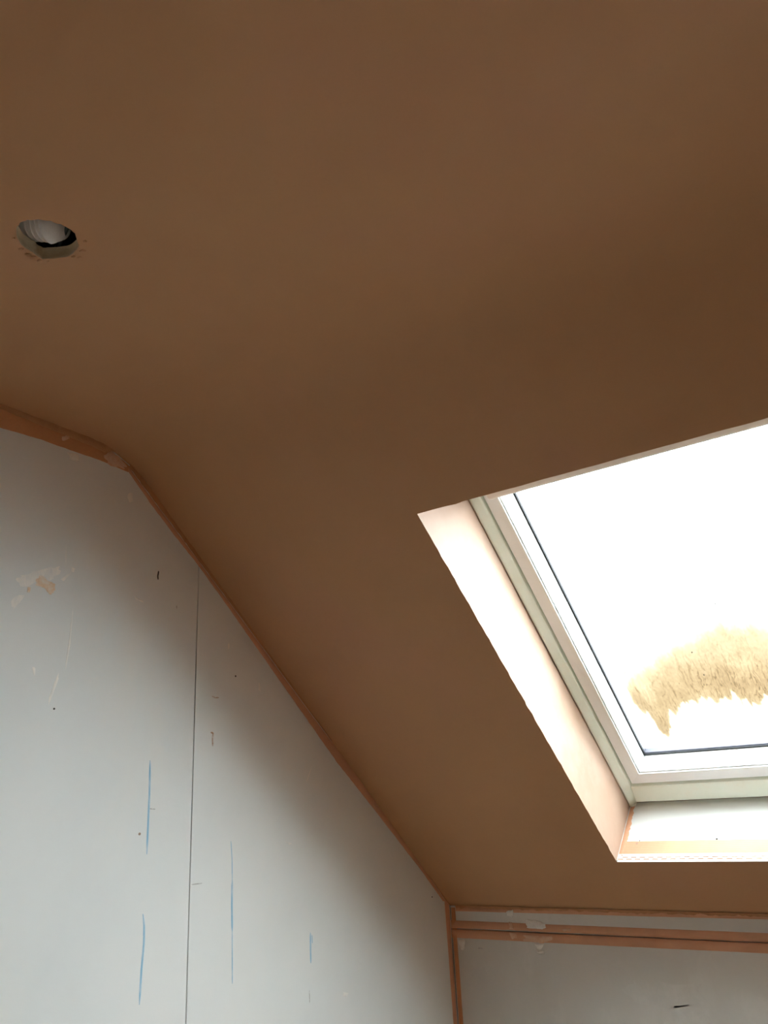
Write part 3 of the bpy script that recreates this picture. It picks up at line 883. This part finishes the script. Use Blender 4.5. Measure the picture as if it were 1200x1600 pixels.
for i, (q, mt, par) in enumerate([
    ([(25, 903), (40, 897), (70, 889), (92, 885), (90, 898), (78, 907), (58, 907), (45, 916), (28, 914)], 'smear', board_l),
    ([(17, 940), (25, 930), (38, 931), (30, 943), (21, 952)], 'smear', board_l),
    ([(55, 905), (64, 897), (76, 908), (88, 913), (86, 925), (78, 929), (68, 919), (56, 914)], 'smear_pink', board_l),
    ([(43, 918), (48, 917), (47, 926), (42, 926)], 'smear_pink', board_l),
    ([(112, 886), (117, 888), (116, 894), (111, 893)], 'smear', board_l),
    ([(103, 886), (104, 860), (103, 850), (102, 870)], 'smear', board_l),
    ([(95, 905), (111, 893), (108, 900), (100, 908)], 'smear', board_l),
    ([(115, 944), (112, 980), (110, 1005), (104, 1040), (101, 1044), (107, 1004), (110, 978)], 'smear', board_l),
    ([(92, 1050), (91, 1062), (80, 1092), (75, 1104), (76, 1092), (85, 1066)], 'smear', board_l),
    ([(50, 1042), (56, 1044), (54, 1056), (51, 1052)], 'smear', board_l),
    ([(210, 932), (222, 938), (224, 941), (212, 937)], 'smear', board_l),
    ([(201, 770), (207, 771), (208, 783), (202, 785), (199, 778)], 'smear', board_l),
    ([(108, 712), (124, 716), (121, 722), (110, 718)], 'smear', board_l),
    ([(470, 1068), (478, 1069), (476, 1080), (471, 1078)], 'smear', board_r),
    ([(356, 1005), (359, 1006), (358, 1014), (356, 1013)], 'smear', board_r),
    ([(404, 1066), (407, 1067), (407, 1080), (404, 1078)], 'smear', board_r),
    ([(484, 1205), (488, 1195), (480, 1222), (478, 1221)], 'smear', board_r),
    ([(536, 1550), (544, 1552), (542, 1558), (536, 1556)], 'smear', board_r),
    ([(444, 1314), (456, 1318), (452, 1320)], 'smear', board_r)]):
    blob('plaster_smear', L(*q), NXP, 0.0012 if mt == 'smear_pink' else 0.0004, mt, par, 0.25, i + 20)

# ------------------------------------------------------------------ knee wall: tapes, open seam, smears
def Kext(lst, dx=3.0):
    p, q = lst[-2], lst[-1]
    e = q + Vector((XR - 0.01 - q.x, 0, 0)); return lst + [e]
hk_edge = [Vector((p.x, YK, HK)) for p in K((714, 1413), (1200, 1424))]
k_top_lo = Kext(K((712, 1424), (860, 1428), (1000, 1432), (1200, 1437)))
k_top_up = Kext([Vector((p.x, YK, HK - 0.001)) for p in K((712, 1413), (860, 1416), (1000, 1420), (1200, 1425))])
o = strip('mesh_tape', k_top_lo, k_top_up, NYK, 0.0012, 'tape', wall_back, 260, 0.0003, 0, 5)
o['label'] = 'orange mesh tape below the sloping ceiling'
lipu = [Vector((p.x, YK, HK + 0.001)) for p in k_top_up]
lipl = [Vector((p.x, YK, HK - 0.0075)) for p in k_top_up]
strip('plaster_lip', lipl, lipu, NYK, 0.0042, 'plaster_wet', wall_back, 420, 0.0052, 0, 15, rows=(0, 0.3, 0.7, 1), heights=(0, 0.8, 1, 1.2))
# tape over the open board seam, split along the crack
crack = K((704, 1451), (760, 1453), (800, 1455), (860, 1458.5), (900, 1460), (1000, 1464.5), (1100, 1469), (1200, 1473.5))
cr_up = [p + Vector((0, 0, h)) for p, h in zip(crack, (0.0012, 0.0014, 0.0026, 0.0024, 0.0026, 0.0012, 0.0010, 0.0010))]
cr_dn = [p - Vector((0, 0, h)) for p, h in zip(crack, (0.0010, 0.0010, 0.0016, 0.0012, 0.0012, 0.0008, 0.0008, 0.0008))]
t2_up = Kext(K((704, 1437.3), (860, 1444), (1000, 1449.5), (1200, 1457.5)))
t2_dn = Kext(K((706, 1465.5), (860, 1474), (1000, 1481), (1200, 1490.5)))
o = strip('mesh_tape', Kext(cr_up), t2_up, NYK, 0.0022, 'tape', wall_back, 240, 0.0010, 0.0003, 21, rows=(0, 0.06, 0.5, 0.9, 1), heights=(0, 1.6, 0.7, 0.5, 0))
o['label'] = 'upper half of the orange mesh tape over the board seam'
o = strip('mesh_tape', t2_dn, Kext(cr_dn), NYK, 0.0018, 'tape', wall_back, 240, 0.0003, 0.0008, 23, rows=(0, 0.1, 0.5, 0.94, 1), heights=(0, 0.5, 0.7, 1.4, 0))
o['label'] = 'lower half of the orange mesh tape over the board seam'
for i, (q, mt) in enumerate([
    ([(790, 1424), (802, 1421), (803, 1430), (800, 1434), (792, 1431)], 'smear'),
    ([(795, 1440), (800, 1442), (804, 1453), (796, 1453)], 'smear_pink'),
    ([(795, 1456), (808, 1457), (808, 1466), (800, 1468)], 'smear_pink'),
    ([(821, 1437), (836, 1437), (850, 1442), (857, 1449), (846, 1453), (822, 1450)], 'smear'),
    ([(816, 1460), (865, 1462), (862, 1470), (846, 1474), (818, 1470)], 'smear_pink'),
    ([(834, 1474), (850, 1474), (846, 1483), (839, 1482)], 'smear'),
    ([(839, 1486), (850, 1485), (851, 1490), (841, 1491)], 'smear'),
    ([(876, 1452), (892, 1450), (895, 1455), (880, 1456)], 'smear_pink'),
    ([(716, 1468), (726, 1468), (727, 1482), (720, 1484)], 'smear'),
    ([(970, 1545), (1000, 1530), (1090, 1540), (1105, 1570), (1050, 1580), (990, 1565)], 'smear'),
    ([(1050, 1570), (1100, 1560), (1110, 1600), (1060, 1620)], 'smear')]):
    par = wall_back
    mt = {'smear': 'smear_knee' if i < 9 else 'scuff_knee', 'smear_pink': 'smear_tape'}[mt]
    blob('plaster_smear', K(*q), NYK, 0.0030 if i < 9 else 0.0004, mt, par, 0.25, i + 50)
line_mark('pencil_mark', K((747, 1481.5), (755, 1482.5)), 0.0034, NYK, 'pencil', wall_back, 6)

# ------------------------------------------------------------------ inside the lamp hole: ribbed duct and a cable
# ribbed duct end resting behind the ceiling board
V, Fc = [], []
pc = on_ceiling(72, 368)
duct_o = on_plane(78, 347, Vector((0, 0, 1)), Vector((0, 0, HC + 0.047)))
view = (duct_o - EYE).normalized()
ax = (rgt * 1.0 + upv * -0.10 - fwd * 0.16).normalized()
e1 = ax.orthogonal().normalized(); e2 = ax.cross(e1)
stations = []
R0 = 0.0305
x = -0.034
while x < -0.004:
    ph = ((x + 0.034) / 0.0088) % 1.0
    stations.append((x, R0 * (0.72 + 0.28 * (0.5 + 0.5 * math.cos(2 * math.pi * ph)))))
    x += 0.0088 / 8
stations += [(-0.003, R0 * 0.90), (-0.001, R0 * 0.97), (0.004, R0 * 1.02), (0.010, R0 * 1.0), (0.016, R0 * 0.92), (0.021, R0 * 0.78), (0.025, R0 * 0.58), (0.0275, R0 * 0.32), (0.028, R0 * 0.05)]
nr = 32
for (x, r) in stations:
    for k in range(nr):
        a = 2 * math.pi * k / nr
        w = r
        if x > -0.002: w *= 1 + 0.16 * noise.noise(Vector((math.cos(a) * 1.6, math.sin(a) * 1.6, x * 55)))
        V.append(duct_o + ax * x + (e1 * math.cos(a) + e2 * math.sin(a)) * w)
for i in range(len(stations) - 1):
    for k in range(nr):
        Fc.append([i * nr + k, i * nr + (k + 1) % nr, (i + 1) * nr + (k + 1) % nr, (i + 1) * nr + k])
Fc.append([k for k in range(nr)]); Fc.append([(len(stations) - 1) * nr + k for k in range(nr)])
duct_root = empty('flexible_duct', duct_o)
thing(duct_root, 'white ribbed flexible duct with a closed end inside the ceiling hole', 'duct')
n_rib = (sum(1 for s_ in stations if s_[0] < -0.002))
ribF = [f for f in Fc[:-2] if min(f) // nr < n_rib - 1] + [Fc[-2]]
capF = [f for f in Fc[:-2] if min(f) // nr >= n_rib - 1] + [Fc[-1]]
def sub(name, faces):
    ids = sorted({i for f in faces for i in f}); mp = {a: b for b, a in enumerate(ids)}
    return fix_normals(mesh_obj(name, [V[i] - duct_o for i in ids], [[mp[i] for i in f] for f in faces], 'duct', duct_root, True))
sub('ribbed_hose', ribF)
sub('end_cap', capF)

def tube(name, pts, r, mat, n=60, nr=10):
    P = []
    pts = [Vector(p) for p in pts]
    for i in range(n):     # Catmull-Rom
        f = i / (n - 1) * (len(pts) - 1); j = min(int(f), len(pts) - 2); t = f - j
        p0, p1, p2, p3 = pts[max(j - 1, 0)], pts[j], pts[j + 1], pts[min(j + 2, len(pts) - 1)]
        P.append(0.5 * ((2 * p1) + (p2 - p0) * t + (2 * p0 - 5 * p1 + 4 * p2 - p3) * t * t + (3 * p1 - p0 - 3 * p2 + p3) * t ** 3))
    V, Fc = [], []
    for i, p in enumerate(P):
        t = (P[min(i + 1, n - 1)] - P[max(i - 1, 0)]).normalized()
        a = t.cross(Vector((0.3, 0.9, 0.2))).normalized(); b = t.cross(a)
        for k in range(nr):
            an = 2 * math.pi * k / nr
            V.append(p + (a * math.cos(an) + b * math.sin(an)) * r)
    for i in range(n - 1):
        for k in range(nr): Fc.append([i * nr + k, i * nr + (k + 1) % nr, (i + 1) * nr + (k + 1) % nr, (i + 1) * nr + k])
    Fc.append(list(range(nr))); Fc.append([(n - 1) * nr + k for k in range(nr)])
    return fix_normals(mesh_obj(name, V, Fc, mat, None, True))
hc3 = on_ceiling(95, 372)
cz = lambda u, v, h: on_plane(u, v, Vector((0, 0, 1)), Vector((0, 0, HC + h)))
tube_pts = [cz(86, 392, 0.028), cz(93, 380, 0.027), cz(100, 366, 0.030), cz(107, 350, 0.036), cz(118, 325, 0.046), cz(140, 290, 0.045)]
thing(tube('cable', tube_pts, 0.0035, 'cable'), 'dark grey cable lying beside the duct inside the ceiling hole', 'cable')
